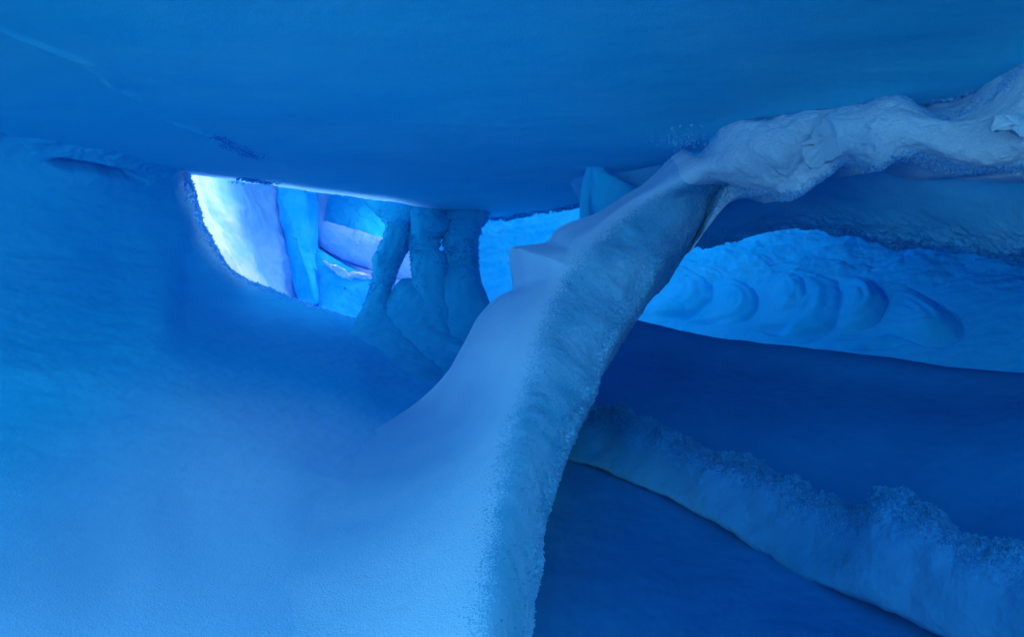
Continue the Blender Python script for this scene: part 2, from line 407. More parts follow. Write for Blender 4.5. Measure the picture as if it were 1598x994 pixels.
R = [(0.0, 800, 1250, 1.8), (0.08, 826, 994, 2.05), (0.2, 862, 775, 2.85), (0.3, 897, 664, 3.45), (0.4, 931, 606, 3.95), (0.45, 951, 545, 4.35), (0.5, 980, 498, 4.7), (0.55, 1007, 458, 5.05), (0.58, 1035, 408, 5.25),
     (0.64, 1066, 372, 5.6), (0.68, 1090, 347, 5.78), (0.71, 1112, 312, 5.78), (0.74, 1126, 294, 5.6), (0.76, 1143, 292, 5.45), (0.785, 1168, 299, 5.2), (0.80, 1205, 304, 5.0),
     (0.84, 1247, 306, 4.72), (0.87, 1293, 273, 4.62), (0.89, 1322, 257, 4.58), (0.91, 1368, 266, 4.4), (0.93, 1400, 252, 4.32), (0.95, 1440, 249, 4.25), (0.98, 1520, 266, 4.05), (1.0, 1584, 263, 3.88), (1.04, 1660, 266, 3.6), (1.12, 1900, 280, 3.0)]
NU, NV = 1300, 330
uu = np.linspace(0.0, 1.12, NU)
def wp(c):
    d = c[:, 2:3]
    return np.concatenate([(c[:, 0:1] - CX) / F * d, d, -(c[:, 1:2] - CY) / F * d], 1)
def curve(lst):
    a = np.array(lst); return hermite(a[:, 0], a[:, 1:], uu)
cL, cC, cS, cR = curve(L), curve(C), curve(S), curve(R)
_k = 1 - sstep(0.45, 0.62, uu); cC[:, 0] -= 16 * _k; cS[:, 0] -= 8 * _k
def wp(c):
    d = c[:, 2:3]
    return np.concatenate([(c[:, 0:1] - CX) / F * d, d, -(c[:, 1:2] - CY) / F * d], 1)
wL, wC, wS, wR = wp(cL), wp(cC), wp(cS), wp(cR)
low = 1 - sstep(0.26, 0.46, uu)[:, None]
fp = np.stack([FPX[60::3, ::3].ravel(), FPY[60::3, ::3].ravel(), FL[60::3, ::3, 1].ravel()], 1)
fp = fp[(fp[:, 2] > 0.8) & (fp[:, 0] > 0) & (fp[:, 0] < 1000)]
def floor_d(px, py):
    out = np.zeros(len(px))
    for i, (a, b) in enumerate(zip(px, py)):
        q = (fp[:, 0] - a) ** 2 + (fp[:, 1] - b) ** 2
        k = np.argpartition(q, 40)[:40]; ww = np.exp(-q[k] / 300.0) + 1e-9
        out[i] = (fp[k, 2] * ww).sum() / ww.sum()
    return out
def merge(t, ease):
    c = cL * (1 - t) + cC * t
    sub = np.arange(0, NU, 10)
    dz = np.interp(np.arange(NU), sub, floor_d(c[sub, 0], c[sub, 1]))
    dz = np.convolve(np.pad(dz, 70, mode='edge'), np.ones(141) / 141, 'valid')
    c = c.copy(); dl = cL[:, 2] * (1 - t) + cC[:, 2] * t
    c[:, 2] = (dz + 0.03) * (1 - ease) + np.minimum(dl, dz) * ease
    return wp(c)
low_uu = (uu < 0.45)
mL, m1, m2 = merge(0.0, 0.0), merge(0.42, 0.09), merge(0.74, 0.48)
bul = np.array([0, 0, 1.0])
wM2 = (wL * 0.3 + wC * 0.7 + np.array([0.0, -0.05, 0.03])) * (1 - low) + low * m2
wM1 = (wL * 0.68 + wC * 0.32 + np.array([0.0, -0.05, 0.0])) * (1 - low) + low * m1
wL = wL * (1 - low) + low * mL
up = sstep(0.74, 0.8, uu)[:, None]
wL0 = wL + np.array([-0.03, 0.10, -0.14]) * (1 - up) * (1 - low) + low * np.array([-0.16, 0.02, -0.035]) + up * np.array([0.05, 0.25, 0.12])
wL00 = wL + np.array([0.1, 0.6, -0.7]) * (1 - up) * (1 - low) + low * np.array([-0.36, 0.04, -0.12]) + up * np.array([0.1, 0.6, 0.2])
wR0 = wR + np.array([-0.02, 0.22, -0.22]) * (1 - up) + up * np.array([0.02, 0.28, 0.02])
wR00 = wR + np.array([-0.25, 0.45, -0.6]) * (1 - up) + up * np.array([0.06, 0.9, 0.12])
stack = np.stack([wL00, wL0, wL, wM1, wM2, wC, wS, wR, wR0, wR00], 0)
vpar = np.array([0, 0.06, 0.12, 0.28, 0.44, 0.58, 0.70, 0.84, 0.92, 1.0])
vv = np.linspace(0, 1, NV)
AR = np.swapaxes(hermite(vpar, stack, vv), 0, 1)
def blur_v(A, sig):
    k = np.exp(-0.5 * (np.arange(-3 * sig, 3 * sig + 1) / sig) ** 2); k /= k.sum()
    out = np.zeros_like(A)
    Ap = np.pad(A, ((0, 0), (3 * sig, 3 * sig), (0, 0)), mode='edge')
    for i, w_ in enumerate(k): out += w_ * Ap[:, i:i + A.shape[1]]
    return out
lp = sstep(0.72, 0.82, uu)[:, None, None]
keep = np.exp(-((vv[None, :, None] - 0.12) / 0.03) ** 2) + np.exp(-((vv[None, :, None] - 0.84) / 0.03) ** 2)
keep = np.clip(keep, 0, 1)
soft = blur_v(AR, 20) * (1 - lp) + blur_v(AR, 16) * lp
AR = AR * keep + soft * (1 - keep)
ARN = face_cam(AR, normals(AR))
U = uu[:, None]; Vv = vv[None, :]
lip = sstep(0.72, 0.82, U)
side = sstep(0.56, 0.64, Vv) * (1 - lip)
disp = (1 - side) * (1 - lip) * (0.01 * fbm(AR, 1.5, 3, 0.5, 4))
disp = disp + side * (0.04 * fbm(AR, 2.6, 2, 0.5, 12) + 0.016 * fbm(AR, 6, 3, 0.55, 13) + 0.005 * fbm(AR, 18, 3, 0.6, 3)) * np.clip(AR[..., 1] / 4, 0.35, 1.1)
disp = disp + lip * (1 - 0.65 * sstep(0.74, 0.84, Vv)) * (0.06 * fbm(AR, 2.3, 2, 0.5, 31) + 0.06 * (np.sqrt(perlin(AR * 3.6 + 7) ** 2 + 0.02) - 0.2) + 0.028 * (np.sqrt(perlin(AR * 9.0 + 3) ** 2 + 0.01) - 0.2) + 0.006 * fbm(AR, 22, 3, 0.6, 5) + 0.006 * fbm(AR, 24, 2, 0.6, 2))
redge = np.exp(-((Vv - 0.84) / 0.05) ** 2)
disp = disp + redge * (1 - 0.85 * lip) * 0.02 * np.clip(AR[..., 1] / 3.5, 0.4, 1.2) * fbm(AR, 42, 2, 0.6, 6)
ledge = np.exp(-((Vv - 0.12) / 0.04) ** 2) * sstep(0.6, 0.7, U)
disp = disp + ledge * 0.012 * fbm(AR, 20, 3, 0.6, 16)
AR = AR + ARN * disp[..., None]
ARN = face_cam(AR, normals(AR))
# the foot of the slope takes on the lie of the floor it grows out of
fpn = FLN[60::3, ::3].reshape(-1, 3)[(FL[60::3, ::3, 1].ravel() > 0.8) & (FPX[60::3, ::3].ravel() > 0) & (FPX[60::3, ::3].ravel() < 1000)]
c1 = int(np.searchsorted(vv, 0.36)); r1_ = int(np.searchsorted(uu, 0.46))
sub = AR[:r1_:6, :c1:4]
spx = sub[..., 0] / np.maximum(sub[..., 1], 0.3) * F + CX; spy = CY - sub[..., 2] / np.maximum(sub[..., 1], 0.3) * F
near = np.zeros(sub.shape)
for i in range(sub.shape[0]):
    q = (fp[None, :, 0] - spx[i][:, None]) ** 2 + (fp[None, :, 1] - spy[i][:, None]) ** 2
    ww = np.exp(-np.minimum(q, q.min(1, keepdims=True) + 8000) / 500.0 + q.min(1, keepdims=True) / 500.0)
    near[i] = ww @ fpn
ri = np.minimum(np.arange(r1_) // 6, sub.shape[0] - 1); ci = np.minimum(np.arange(c1) // 4, sub.shape[1] - 1)
nearf = near[ri][:, ci]
nearf /= np.linalg.norm(nearf, axis=-1, keepdims=True)
bl = ((1 - sstep(0.28, 0.44, uu[:r1_]))[:, None] * (1 - sstep(0.12, 0.34, vv[:c1]))[None, :])[..., None]
ARN = ARN.copy()
mixn = ARN[:r1_, :c1] * (1 - bl) + nearf * bl
ARN[:r1_, :c1] = mixn / np.linalg.norm(mixn, axis=-1, keepdims=True)
cu = int(np.searchsorted(uu, 0.745)); cv = int(np.searchsorted(vv, 0.585))
arch = thing('snow_arch', at(800, 1000, 1.8), 'big pale snow arch sweeping from the bottom centre up to the ceiling at right', 'snow arch')
# smooth slope and shade-darkened frosted side run into each other grain by grain, so the border between the two parts is ragged
A0, N0 = AR[:cu + 1], ARN[:cu + 1]
idx = np.arange((cu + 1) * NV).reshape(cu + 1, NV)
quads = np.stack([idx[:-1, :-1], idx[1:, :-1], idx[1:, 1:], idx[:-1, 1:]], -1)
if (np.cross(A0[1:, :-1] - A0[:-1, :-1], A0[:-1, 1:] - A0[:-1, :-1]) * N0[:-1, :-1]).sum() < 0: quads = quads[..., ::-1]
rr = np.random.RandomState(5)
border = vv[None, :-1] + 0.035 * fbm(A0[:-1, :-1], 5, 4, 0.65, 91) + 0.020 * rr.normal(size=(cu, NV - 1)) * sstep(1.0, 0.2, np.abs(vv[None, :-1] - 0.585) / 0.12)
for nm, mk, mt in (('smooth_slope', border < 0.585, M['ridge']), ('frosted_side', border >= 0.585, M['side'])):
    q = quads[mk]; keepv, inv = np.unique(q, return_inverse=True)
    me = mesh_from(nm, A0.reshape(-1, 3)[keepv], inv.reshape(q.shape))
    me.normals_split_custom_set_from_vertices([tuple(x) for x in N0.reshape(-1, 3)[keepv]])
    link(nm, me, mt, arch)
lipo = grid_object('hanging_lip', AR, M['lip'], arch, rows=(cu, NU - 1), N=ARN)
w = (redge + 0.10 * side) * (1 - sstep(0.74, 0.78, U)) * AR[..., 1] ** 2
P, Nn = sample_grid(AR, ARN, 42000, w, 5)
o = frost('frost_fringe', P, Nn, M['fuzz_side'], arch, 0.012, 0.8, 6); o['kind'] = 'stuff'

w = (redge ** 2 + ledge ** 2) * lip * (Vv < 0.9) * (Vv > 0.1)
P, Nn = sample_grid(AR, ARN, 16000, w, 57)
o = frost('frost_fringe', P, Nn, M['fuzz_lip'], lipo, 0.02, 0.8, 58); o['kind'] = 'stuff'
# broken flakes on the lip
def flake(outline, d0, tilt, thick, parent, mat):
    """a thin broken plate of snow, its outline sunk into the lip on the right-hand side"""
    O = np.array(outline, float)
    O = np.concatenate([O, O[:1]])
    cu_ = hermite(np.arange(len(O)), O, np.linspace(0, len(O) - 1, 120))[:-1]
    c = cu_.mean(0)
    rings = []
    for s, lift in ((1.0, thick), (1.0, 0.0), (0.93, -0.012), (0.7, -0.02), (0.4, -0.026), (0.01, -0.03)):
        q = c + (cu_ - c) * s
        d = d0 + tilt[0] * (q[:, 0] - c[0]) + tilt[1] * (q[:, 1] - c[1]) + lift
        rings.append(np.stack([(q[:, 0] - CX) / F * d, d, -(q[:, 1] - CY) / F * d], 1))
    Gk = np.array(rings)
    Gk = Gk + 0.05 * np.stack([fbm(Gk, 5, 4, 0.6, k * 7.0) for k in range(3)], -1)
    return grid_object('broken_flake', Gk, mat, parent, wrap=True)
flake([(1335, 166), (1300, 172), (1280, 192), (1252, 228), (1250, 242), (1266, 262), (1300, 250), (1335, 225), (1345, 190)], 4.38, (0.010, -0.002), 0.25, lipo, M['lip'])
flake([(1600, 178), (1560, 180), (1540, 205), (1575, 208), (1630, 215), (1650, 190)], 3.62, (0.004, -0.003), 0.2, lipo, M['lip'])

# ================================================================== pillars
def column(name, rows, mat, parent, nu=220, nv=110, depth=0.8, seed=0.0, amp=0.03, sharp=2.4, fringe=0):
    """closed shaft; each row (left px, right px, py, d) gives its width on that height"""
    a = np.array(rows, float)
    A = hermite(np.linspace(0, 1, len(a)), a, np.linspace(0, 1, nu))
    th = np.linspace(0, 2 * np.pi, nv, endpoint=False)
    c, s = np.cos(th), np.sin(th)
    c = np.sign(c) * np.abs(c) ** (2 / sharp); s = np.sign(s) * np.abs(s) ** (2 / sharp)
    G = np.zeros((nu, nv, 3))
    for i in range(nu):
        l, r, py, d = A[i]
        hw = (r - l) / 2 / F * d; mx = ((l + r) / 2 - CX) / F * d
        dd = hw * depth
        G[i, :, 0] = mx + c * hw; G[i, :, 1] = d + dd + s * dd; G[i, :, 2] = -(py - CY) / F * d
    N = normals(G, True)
    if (N * (G - G.mean(1, keepdims=True))).sum() < 0: N = -N
    disp = 1.2 * amp * fbm(G, 3.2, 3, 0.5, seed, (1, 1, 0.4)) + amp * 0.4 * fbm(G, 12, 4, 0.6, seed + 5, (1, 1, 0.4))
    G = G + N * disp[..., None]
    o = grid_object(name, G, mat, parent, wrap=True, flip=False)
    if fringe:
        N = normals(G, True)
        if (N * (G - G.mean(1, keepdims=True))).sum() < 0: N = -N
        w = sstep(-0.15, 0.3, fbm(G, 4.0, 3, 0.6, seed + 30)) * (np.linspace(0, 1, nu)[:, None] < 0.72)
        P, Nn = sample_grid(G, N, fringe, w, int(seed) + 70)
        f = frost('frost_fringe', P, Nn, M['fuzz_ceil'], o, 0.04, 0.8, int(seed) + 71); f['kind'] = 'stuff'
        f.matrix_parent_inverse = Matrix.Identity(4); f.location = (0, 0, 0)
    return o

pl = thing('snow_pillar', at(590, 498, 9.2), 'slender leaning snow pillar between the bright window and the thick pillar', 'snow pillar')
column('shaft', [(560, 660, 312, 9.3), (585, 645, 334, 9.2), (597, 638, 348, 9.1), (596, 637, 368, 9.05), (586, 632, 388, 9.05), (578, 626, 402, 9.05), (580, 619, 418, 9.05), (578, 612, 440, 9.0),
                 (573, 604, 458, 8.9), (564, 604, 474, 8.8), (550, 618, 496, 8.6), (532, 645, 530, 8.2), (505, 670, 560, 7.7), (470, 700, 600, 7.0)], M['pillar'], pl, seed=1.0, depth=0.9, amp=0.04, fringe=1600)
pr = thing('snow_pillar', at(700, 560, 8.8), 'thick dark snow pillar with a small ragged hole behind the arch', 'snow pillar')
column('shaft', [(620, 710, 308, 9.4), (634, 694, 332, 9.2), (638, 700, 345, 9.1), (639, 700, 358, 9.05), (639, 688, 366, 9.05), (639, 683, 372, 9.05), (639, 686, 380, 9.05), (639, 684, 388, 9.0), (639, 696, 398, 9.0), (639, 698, 420, 8.95),
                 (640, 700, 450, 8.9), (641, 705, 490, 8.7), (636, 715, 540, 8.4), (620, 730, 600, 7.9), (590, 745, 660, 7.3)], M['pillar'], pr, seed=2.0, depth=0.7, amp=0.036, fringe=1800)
column('shaft', [(670, 772, 308, 9.5), (682, 760, 336, 9.3), (680, 752, 350, 9.2), (685, 749, 362, 9.15), (690, 746, 372, 9.1), (691, 745, 380, 9.1), (693, 745, 389, 9.1), (682, 745, 399, 9.1), (678, 744, 412, 9.1), (676, 748, 430, 9.0),
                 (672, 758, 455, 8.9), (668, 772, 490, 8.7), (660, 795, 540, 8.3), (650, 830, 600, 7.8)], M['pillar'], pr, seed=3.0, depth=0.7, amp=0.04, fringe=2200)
column('foot_mound', [(625, 652, 434, 9.15), (614, 668, 446, 9.0), (602, 690, 462, 8.85), (590, 705, 482, 8.7), (572, 722, 510, 8.5), (552, 745, 545, 8.1), (540, 760, 600, 7.4), (560, 770, 650, 6.6)],
       M['pillar'], pr, seed=4.0, depth=0.45, amp=0.05)
# fin hanging behind the arch
fn = thing('snow_fin', at(945, 285, 7.4), 'small forked snow fin hanging under the ceiling behind the arch', 'snow fin')
column('lobe', [(908, 950, 235, 6.5), (914, 928, 262, 6.5), (908, 927, 285, 6.55), (905, 923, 310, 6.6), (905, 922, 330, 6.6), (903, 924, 365, 6.6)], M['floor'], fn, nu=120, nv=60, seed=7.0, amp=0.015)
column('lobe', [(905, 975, 235, 6.5), (922, 946, 262, 6.45), (920, 972, 278, 6.45), (923, 998, 292, 6.45), (925, 1006, 318, 6.45), (929, 1010, 345, 6.5), (930, 1010, 385, 6.5)], M['floor'], fn, nu=140, nv=90, seed=8.0, amp=0.02)

# ================================================================== right: overhanging shelf
o_top = [(860, 205, 6.9), (940, 210, 6.6), (1050, 236, 6.2), (1130, 270, 5.8), (1180, 270, 5.5), (1240, 262, 5.25), (1330, 235, 5.0), (1400, 228, 4.8), (1480, 232, 4.6), (1560, 235, 4.4), (1650, 230, 4.1), (1900, 220, 3.4)]
o_mid = [(870, 262, 7.3), (960, 330, 7.0), (1045, 335, 6.75), (1090, 335, 6.5), (1160, 325, 6.15), (1235, 318, 5.9), (1330, 308, 5.4), (1400, 312, 5.1), (1480, 318, 4.8), (1560, 325, 4.55), (1650, 325, 4.2), (1900, 320, 3.5)]
o_edge = [(880, 270, 7.9), (970, 400, 7.6), (1040, 390, 7.5), (1080, 386, 7.2), (1140, 378, 6.9), (1225, 358, 6.7), (1330, 366, 6.05), (1400, 380, 5.7), (1480, 386, 5.3), (1560, 396, 5.0), (1650, 404, 4.6), (1900, 430, 3.8)]
o_back = [(890, 262, 8.3), (975, 375, 8.2), (1045, 360, 8.1), (1085, 352, 7.8), (1145, 345, 7.6), (1230, 325, 7.5), (1330, 325, 6.9), (1400, 340, 6.5), (1480, 345, 6.1), (1560, 352, 5.8), (1650, 360, 5.4), (1900, 380, 4.5)]
o_roof = [(890, 215, 8.8), (985, 230, 8.6), (1050, 230, 8.7), (1100, 235, 8.8), (1150, 260, 10.5), (1240, 265, 11.5), (1340, 270, 11.2), (1410, 275, 10.5), (1490, 280, 9.8), (1570, 285, 9.3), (1650, 290, 8.5), (1900, 300, 7.5)]
W = np.array([pts(r) for r in (o_top, o_mid, o_edge, o_back, o_roof)])
SH, su, sv = loft(W, 260, 700)
SHN = face_cam(SH, normals(SH))
us = chord(W)
e = np.exp(-((su[:, None] - us[2]) / 0.10) ** 2)
disp = 0.05 * fbm(SH, 1.4, 3, 0.5, 14) + e * (0.09 * fbm(SH, 4.0, 5, 0.62, 18) + 0.03 * fbm(SH, 22, 3, 0.6, 9))
SH = SH + SHN * disp[..., None]
SHN = face_cam(SH, normals(SH))
sh = thing('snow_shelf', at(1330, 300, 5.6), 'dark overhanging snow shelf with frosted lower edge under the arch at right', 'snow shelf')
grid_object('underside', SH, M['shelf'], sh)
X = (SH[..., 0] / SH[..., 1] * F + CX)
w = e ** 8 * sstep(1240, 1400, X) * (su[:, None] < us[2] + 0.06)
P, Nn = sample_grid(SH, SHN, 22000, w, 15)
o = frost('frost_fringe', P, Nn * 0.8 + np.array([0, -0.1, -0.4]), M['fuzz_shelf'], sh, 0.024, 0.8, 16); o['kind'] = 'stuff'

# ================================================================== right: far scalloped snow slope
cols = [(560, 17.5), (700, 16.5), (800, 15.5), (900, 14.2), (1000, 12.8), (1100, 11.7), (1200, 10.8), (1300, 10.0), (1400, 9.3), (1500, 8.6), (1600, 7.9), (1750, 6.9), (2000, 5.8)]
rowsy = [(-120, 1.75), (120, 1.42), (260, 1.2), (340, 1.08), (420, 1.0), (500, 0.93), (580, 0.86), (700, 0.8)]
W = np.array([[at(px, py, d * k) for px, d in cols] for py, k in rowsy])
FR, ru, rv = loft(W, 420, 760)
FRN = face_cam(FR, normals(FR))
PX = FR[..., 0] / FR[..., 1] * F + CX; PY = CY - FR[..., 2] / FR[..., 1] * F
flaky = fbm(FR, 1.0, 5, 0.6, 2.0, (0.9, 1.0, 2.6))
upper = 1 - sstep(415, 470, PY)
disp = upper * 0.26 * flaky + upper * 0.06 * fbm(FR, 4.0, 4, 0.6, 5.0, (0.6, 1.0, 2.6)) + 0.05 * fbm(FR, 0.8, 3, 0.5, 60)
# scallops: shells whose right-hand rim is steep
def scallop(cx, cy, rx, ry, depth, sharp, rot=0.0):
    x = (PX - cx) * math.cos(rot) + (PY - cy) * math.sin(rot); y = -(PX - cx) * math.sin(rot) + (PY - cy) * math.cos(rot)
    wob = 1 + 0.28 * fbm(FR, 1.4, 3, 0.5, cx)
    r = np.sqrt((x / rx) ** 2 + (y / ry) ** 2) / wob
    bias = sstep(-0.6, 0.8, x / rx)
    dome = np.clip(1 - r ** sharp, 0, 1) * (1 + 0.6 * fbm(FR, 1.3, 3, 0.6, cx + 3))
    return 0.5 * depth * dome * bias + 0.05 * depth * np.sin(r * 22 + 3 * fbm(FR, 1.5, 2, 0.5, cx)) * dome * bias - depth * 0.12 * np.exp(-((r - 1.04) / 0.05) ** 2) * bias
for a in ((1045, 455, 70, 42, 0.34, 4), (1010, 485, 60, 22, 0.2, 4), (1135, 472, 48, 36, 0.26, 4), (1222, 458, 36, 28, 0.22, 3), (1228, 476, 82, 54, 0.32, 5), (1322, 473, 58, 40, 0.42, 5),
          (1415, 490, 92, 36, 0.40, 4, 0.38), (1150, 405, 60, 16, 0.12, 4, 0.1), (1260, 412, 70, 14, 0.12, 4, 0.1), (1090, 425, 40, 14, 0.12, 4, 0.2)):
    disp = disp + scallop(*a)
# small ledges low on the slope
for (lx, ly, ll) in ((1060, 493, 34), (1105, 502, 26), (1205, 512, 24), (1215, 518, 14), (1265, 523, 26), (1345, 523, 30), (1370, 541, 26)):
    disp = disp - 0.12 * np.exp(-((PX - lx) / ll) ** 2) * np.exp(-((PY - ly - (PX - lx) * -0.08) / 4.0) ** 2)
disp = disp + 0.02 * fbm(FR, 6, 3, 0.5, 70)
FR = FR + FRN * disp[..., None]
fs = grid_object('snow_slope', FR, M['far'])
tag(fs, 'scalloped bright blue snow slope far behind the arch and under the shelf', 'snow slope')

# ================================================================== right: the dark bank, the frosted ridge and the slab
b_crest = [(830, 470, 8.6), (960, 494, 7.6), (1040, 512, 7.3), (1120, 527, 7.0), (1210, 540, 6.65), (1300, 551, 6.3), (1450, 568, 5.75), (1598, 583, 5.2), (1800, 605, 4.5), (2100, 640, 3.8)]
b_behind = [(p[0], p[1] + 40, p[2] + 0.9) for p in b_crest]
b_deep = [(p[0], p[1] + 110, p[2] + 1.1) for p in b_crest]
b_2 = [(p[0], p[1] + 45, p[2] - 0.42) for p in b_crest]
b_3 = [(820, 620, 6.6), (930, 640, 6.0), (1010, 650, 5.7), (1100, 670, 5.4), (1200, 690, 5.05), (1300, 700, 4.8), (1450, 720, 4.35), (1598, 740, 4.0), (1800, 770, 3.5), (2100, 810, 3.0)]
b_4 = [(820, 760, 5.6), (930, 790, 5.1), (1010, 810, 4.85), (1100, 840, 4.6), (1200, 880, 4.3), (1300, 900, 4.0), (1450, 940, 3.6), (1598, 980, 3.2), (1800, 1010, 2.9), (2100, 1050, 2.5)]
W = np.array([pts(r) for r in (b_deep, b_behind, b_crest, b_2, b_3, b_4)])
BK, bu, bv = loft(W, 240, 300)
BKN = face_cam(BK, normals(BK))
BK = BK + BKN * (0.04 * fbm(BK, 0.7, 3, 0.5, 90) + 0.014 * fbm(BK, 4, 5, 0.6, 91))[..., None]
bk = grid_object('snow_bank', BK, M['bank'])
tag(bk, 'smooth deep blue snow bank in the dark hollow right of the arch', 'snow bank')

T = [(800, 630, 5.75), (880, 642, 5.4), (925, 640, 5.25), (970, 634, 5.05), (1000, 658, 4.85), (1070, 686, 4.5), (1120, 713, 4.25), (1175, 716, 4.0), (1240, 758, 3.7), (1330, 791, 3.35),
     (1380, 770, 3.15), (1430, 778, 3.0), (1470, 800, 2.85), (1510, 838, 2.7), (1598, 850, 2.45), (1750, 885, 2.1), (2000, 930, 1.7)]
Bt = [(790, 670, 5.4), (870, 706, 5.1), (925, 724, 4.85), (970, 742, 4.65), (1010, 762, 4.45), (1075, 790, 4.15), (1130, 815, 3.9), (1180, 850, 3.68), (1240, 890, 3.4), (1300, 915, 3.15),
      (1345, 934, 2.98), (1390, 955, 2.85), (1440, 980, 2.7), (1490, 1003, 2.58), (1590, 1045, 2.35), (1740, 1110, 2.02), (1990, 1190, 1.65)]
mid1 = [(p[0] * .7 + q[0] * .3, p[1] * .7 + q[1] * .3, (p[2] * .7 + q[2] * .3) - 0.07) for p, q in zip(T, Bt)]
mid2 = [(p[0] * .35 + q[0] * .65, p[1] * .35 + q[1] * .65, (p[2] * .35 + q[2] * .65) - 0.05) for p, q in zip(T, Bt)]
T0 = [(p[0], p[1] + 30, p[2] + 0.3) for p in T]
T00 = [(p[0], p[1] + 160, p[2] + 0.5) for p in T]
B0 = [(p[0], p[1] - 4, p[2] + 0.16) for p in Bt]
B00 = [(p[0], p[1] - 30, p[2] + 0.4) for p in Bt]
W = np.array([pts(r) for r in (T00, T0, T, mid1, mid2, Bt, B0, B00)])
FRi, hu, hv = loft(W, 280, 900)
HN = face_cam(FRi, normals(FRi))
us = chord(W)
te = np.exp(-((hu[:, None] - us[2]) / 0.09) ** 2)
disp = 0.07 * fbm(FRi, 2.2, 3, 0.5, 44) + 0.008 * fbm(FRi, 15, 3, 0.6, 45) + te * (0.08 * fbm(FRi, 6, 5, 0.68, 46))
FRi = FRi + HN * disp[..., None]
HN = face_cam(FRi, normals(FRi))
hr = thing('snow_ridge', at(1300, 900, 3.3), 'fuzzy frost covered snow ridge crossing the dark hollow at lower right', 'snow ridge')
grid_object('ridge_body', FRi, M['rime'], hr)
X = FRi[..., 0] / FRi[..., 1] * F + CX
w = te ** 1.5 * (hu[:, None] > us[2] - 0.08) * (hu[:, None] < us[5]) * FRi[..., 1] ** 1.2
P, Nn = sample_grid(FRi, HN, 90000, w, 25)
o = frost('frost_fringe', P, Nn + np.array([0, 0, 0.5]), M['fuzz_rime'], hr, 0.02, 0.9, 26); o['kind'] = 'stuff'

s0r = [(780, 690, 5.9), (870, 690, 5.4), (970, 720, 4.95), (1075, 765, 4.45), (1180, 825, 3.95), (1300, 890, 3.4), (1440, 950, 2.95), (1590, 1010, 2.6), (1740, 1080, 2.2), (2000, 1160, 1.8)]
s1r = [(780, 800, 4.6), (860, 800, 4.4), (950, 815, 4.15), (1050, 850, 3.85), (1150, 890, 3.5), (1270, 950, 3.05), (1420, 1010, 2.7), (1580, 1070, 2.4), (1730, 1130, 2.1), (2000, 1200, 1.75)]
s2r = [(760, 1000, 3.1), (840, 1000, 3.05), (940, 1005, 2.95), (1050, 1020, 2.8), (1150, 1040, 2.65), (1270, 1080, 2.45), (1420, 1130, 2.25), (1580, 1180, 2.05), (1730, 1230, 1.85), (2000, 1280, 1.6)]
s3r = [(700, 1400, 2.2), (820, 1400, 2.15), (930, 1400, 2.1), (1050, 1410, 2.0), (1160, 1420, 1.95), (1290, 1430, 1.9), (1440, 1450, 1.8), (1600, 1480, 1.7), (1760, 1500, 1.55), (2050, 1520, 1.4)]
W = [pts(r) for r in (s0r, s1r, s2r, s3r)]
xs = W[-1][:, 0]
W.append(np.stack([xs, np.full(10, 0.3), np.full(10, -2.1)], 1))
W.append(np.stack([xs * 1.2, np.full(10, -3.0), np.full(10, -2.1)], 1))
W = np.array(W)
SL, lu, lv = loft(W, 260, 260)
SLN = face_cam(SL, normals(SL))
SL = SL + SLN * (0.03 * fbm(SL, 0.9, 3, 0.5, 95) + 0.010 * fbm(SL, 6, 5, 0.6, 96))[..., None]
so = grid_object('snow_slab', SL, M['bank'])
tag(so, 'flat dark blue snow slab below the frosted ridge at the bottom right', 'snow slab')

# ================================================================== through the window: the far chamber
# back wall, high enough to close the view
cw = [(120, 11.5), (220, 12.5), (320, 13.2), (420, 13.8), (500, 14.5), (570, 15.6), (640, 17.2)]
W = np.array([[at(px, py, d * k) for px, d in cw] for py, k in ((-60, 1.5), (180, 1.2), (330, 1.02), (420, 0.98), (500, 0.9), (600, 0.8))])
BW, _, _ = loft(W, 200, 220)
BN = face_cam(BW, normals(BW))
BW = BW + BN * (0.25 * fbm(BW, 0.45, 3, 0.5, 101) + 0.07 * fbm(BW, 1.8, 4, 0.55, 102))[..., None]
o = grid_object('back_wall', BW, M['pale'])
tag(o, 'pale snow wall at the back of the bright chamber seen through the window', 'snow wall')

# sunlit snow beyond the rim of the left wall
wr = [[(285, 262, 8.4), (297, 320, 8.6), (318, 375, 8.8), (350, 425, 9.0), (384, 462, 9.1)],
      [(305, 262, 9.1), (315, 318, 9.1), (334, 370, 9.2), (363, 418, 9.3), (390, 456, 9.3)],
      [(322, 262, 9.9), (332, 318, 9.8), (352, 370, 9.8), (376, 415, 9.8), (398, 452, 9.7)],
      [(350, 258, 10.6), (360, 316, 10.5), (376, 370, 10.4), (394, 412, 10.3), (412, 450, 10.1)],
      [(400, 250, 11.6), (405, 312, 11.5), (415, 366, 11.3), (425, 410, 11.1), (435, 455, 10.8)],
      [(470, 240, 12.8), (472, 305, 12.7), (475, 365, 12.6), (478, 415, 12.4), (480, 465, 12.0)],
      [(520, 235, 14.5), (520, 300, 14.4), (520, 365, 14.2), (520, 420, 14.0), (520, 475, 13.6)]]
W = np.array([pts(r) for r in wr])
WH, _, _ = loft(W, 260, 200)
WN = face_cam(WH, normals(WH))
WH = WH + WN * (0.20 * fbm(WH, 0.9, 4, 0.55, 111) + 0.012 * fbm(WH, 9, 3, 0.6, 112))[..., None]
o = grid_object('chamber_wall', WH, M['sun_patched'])
tag(o, 'pale chamber wall with a bright sun patch painted inside the left rim of the window', 'snow wall')

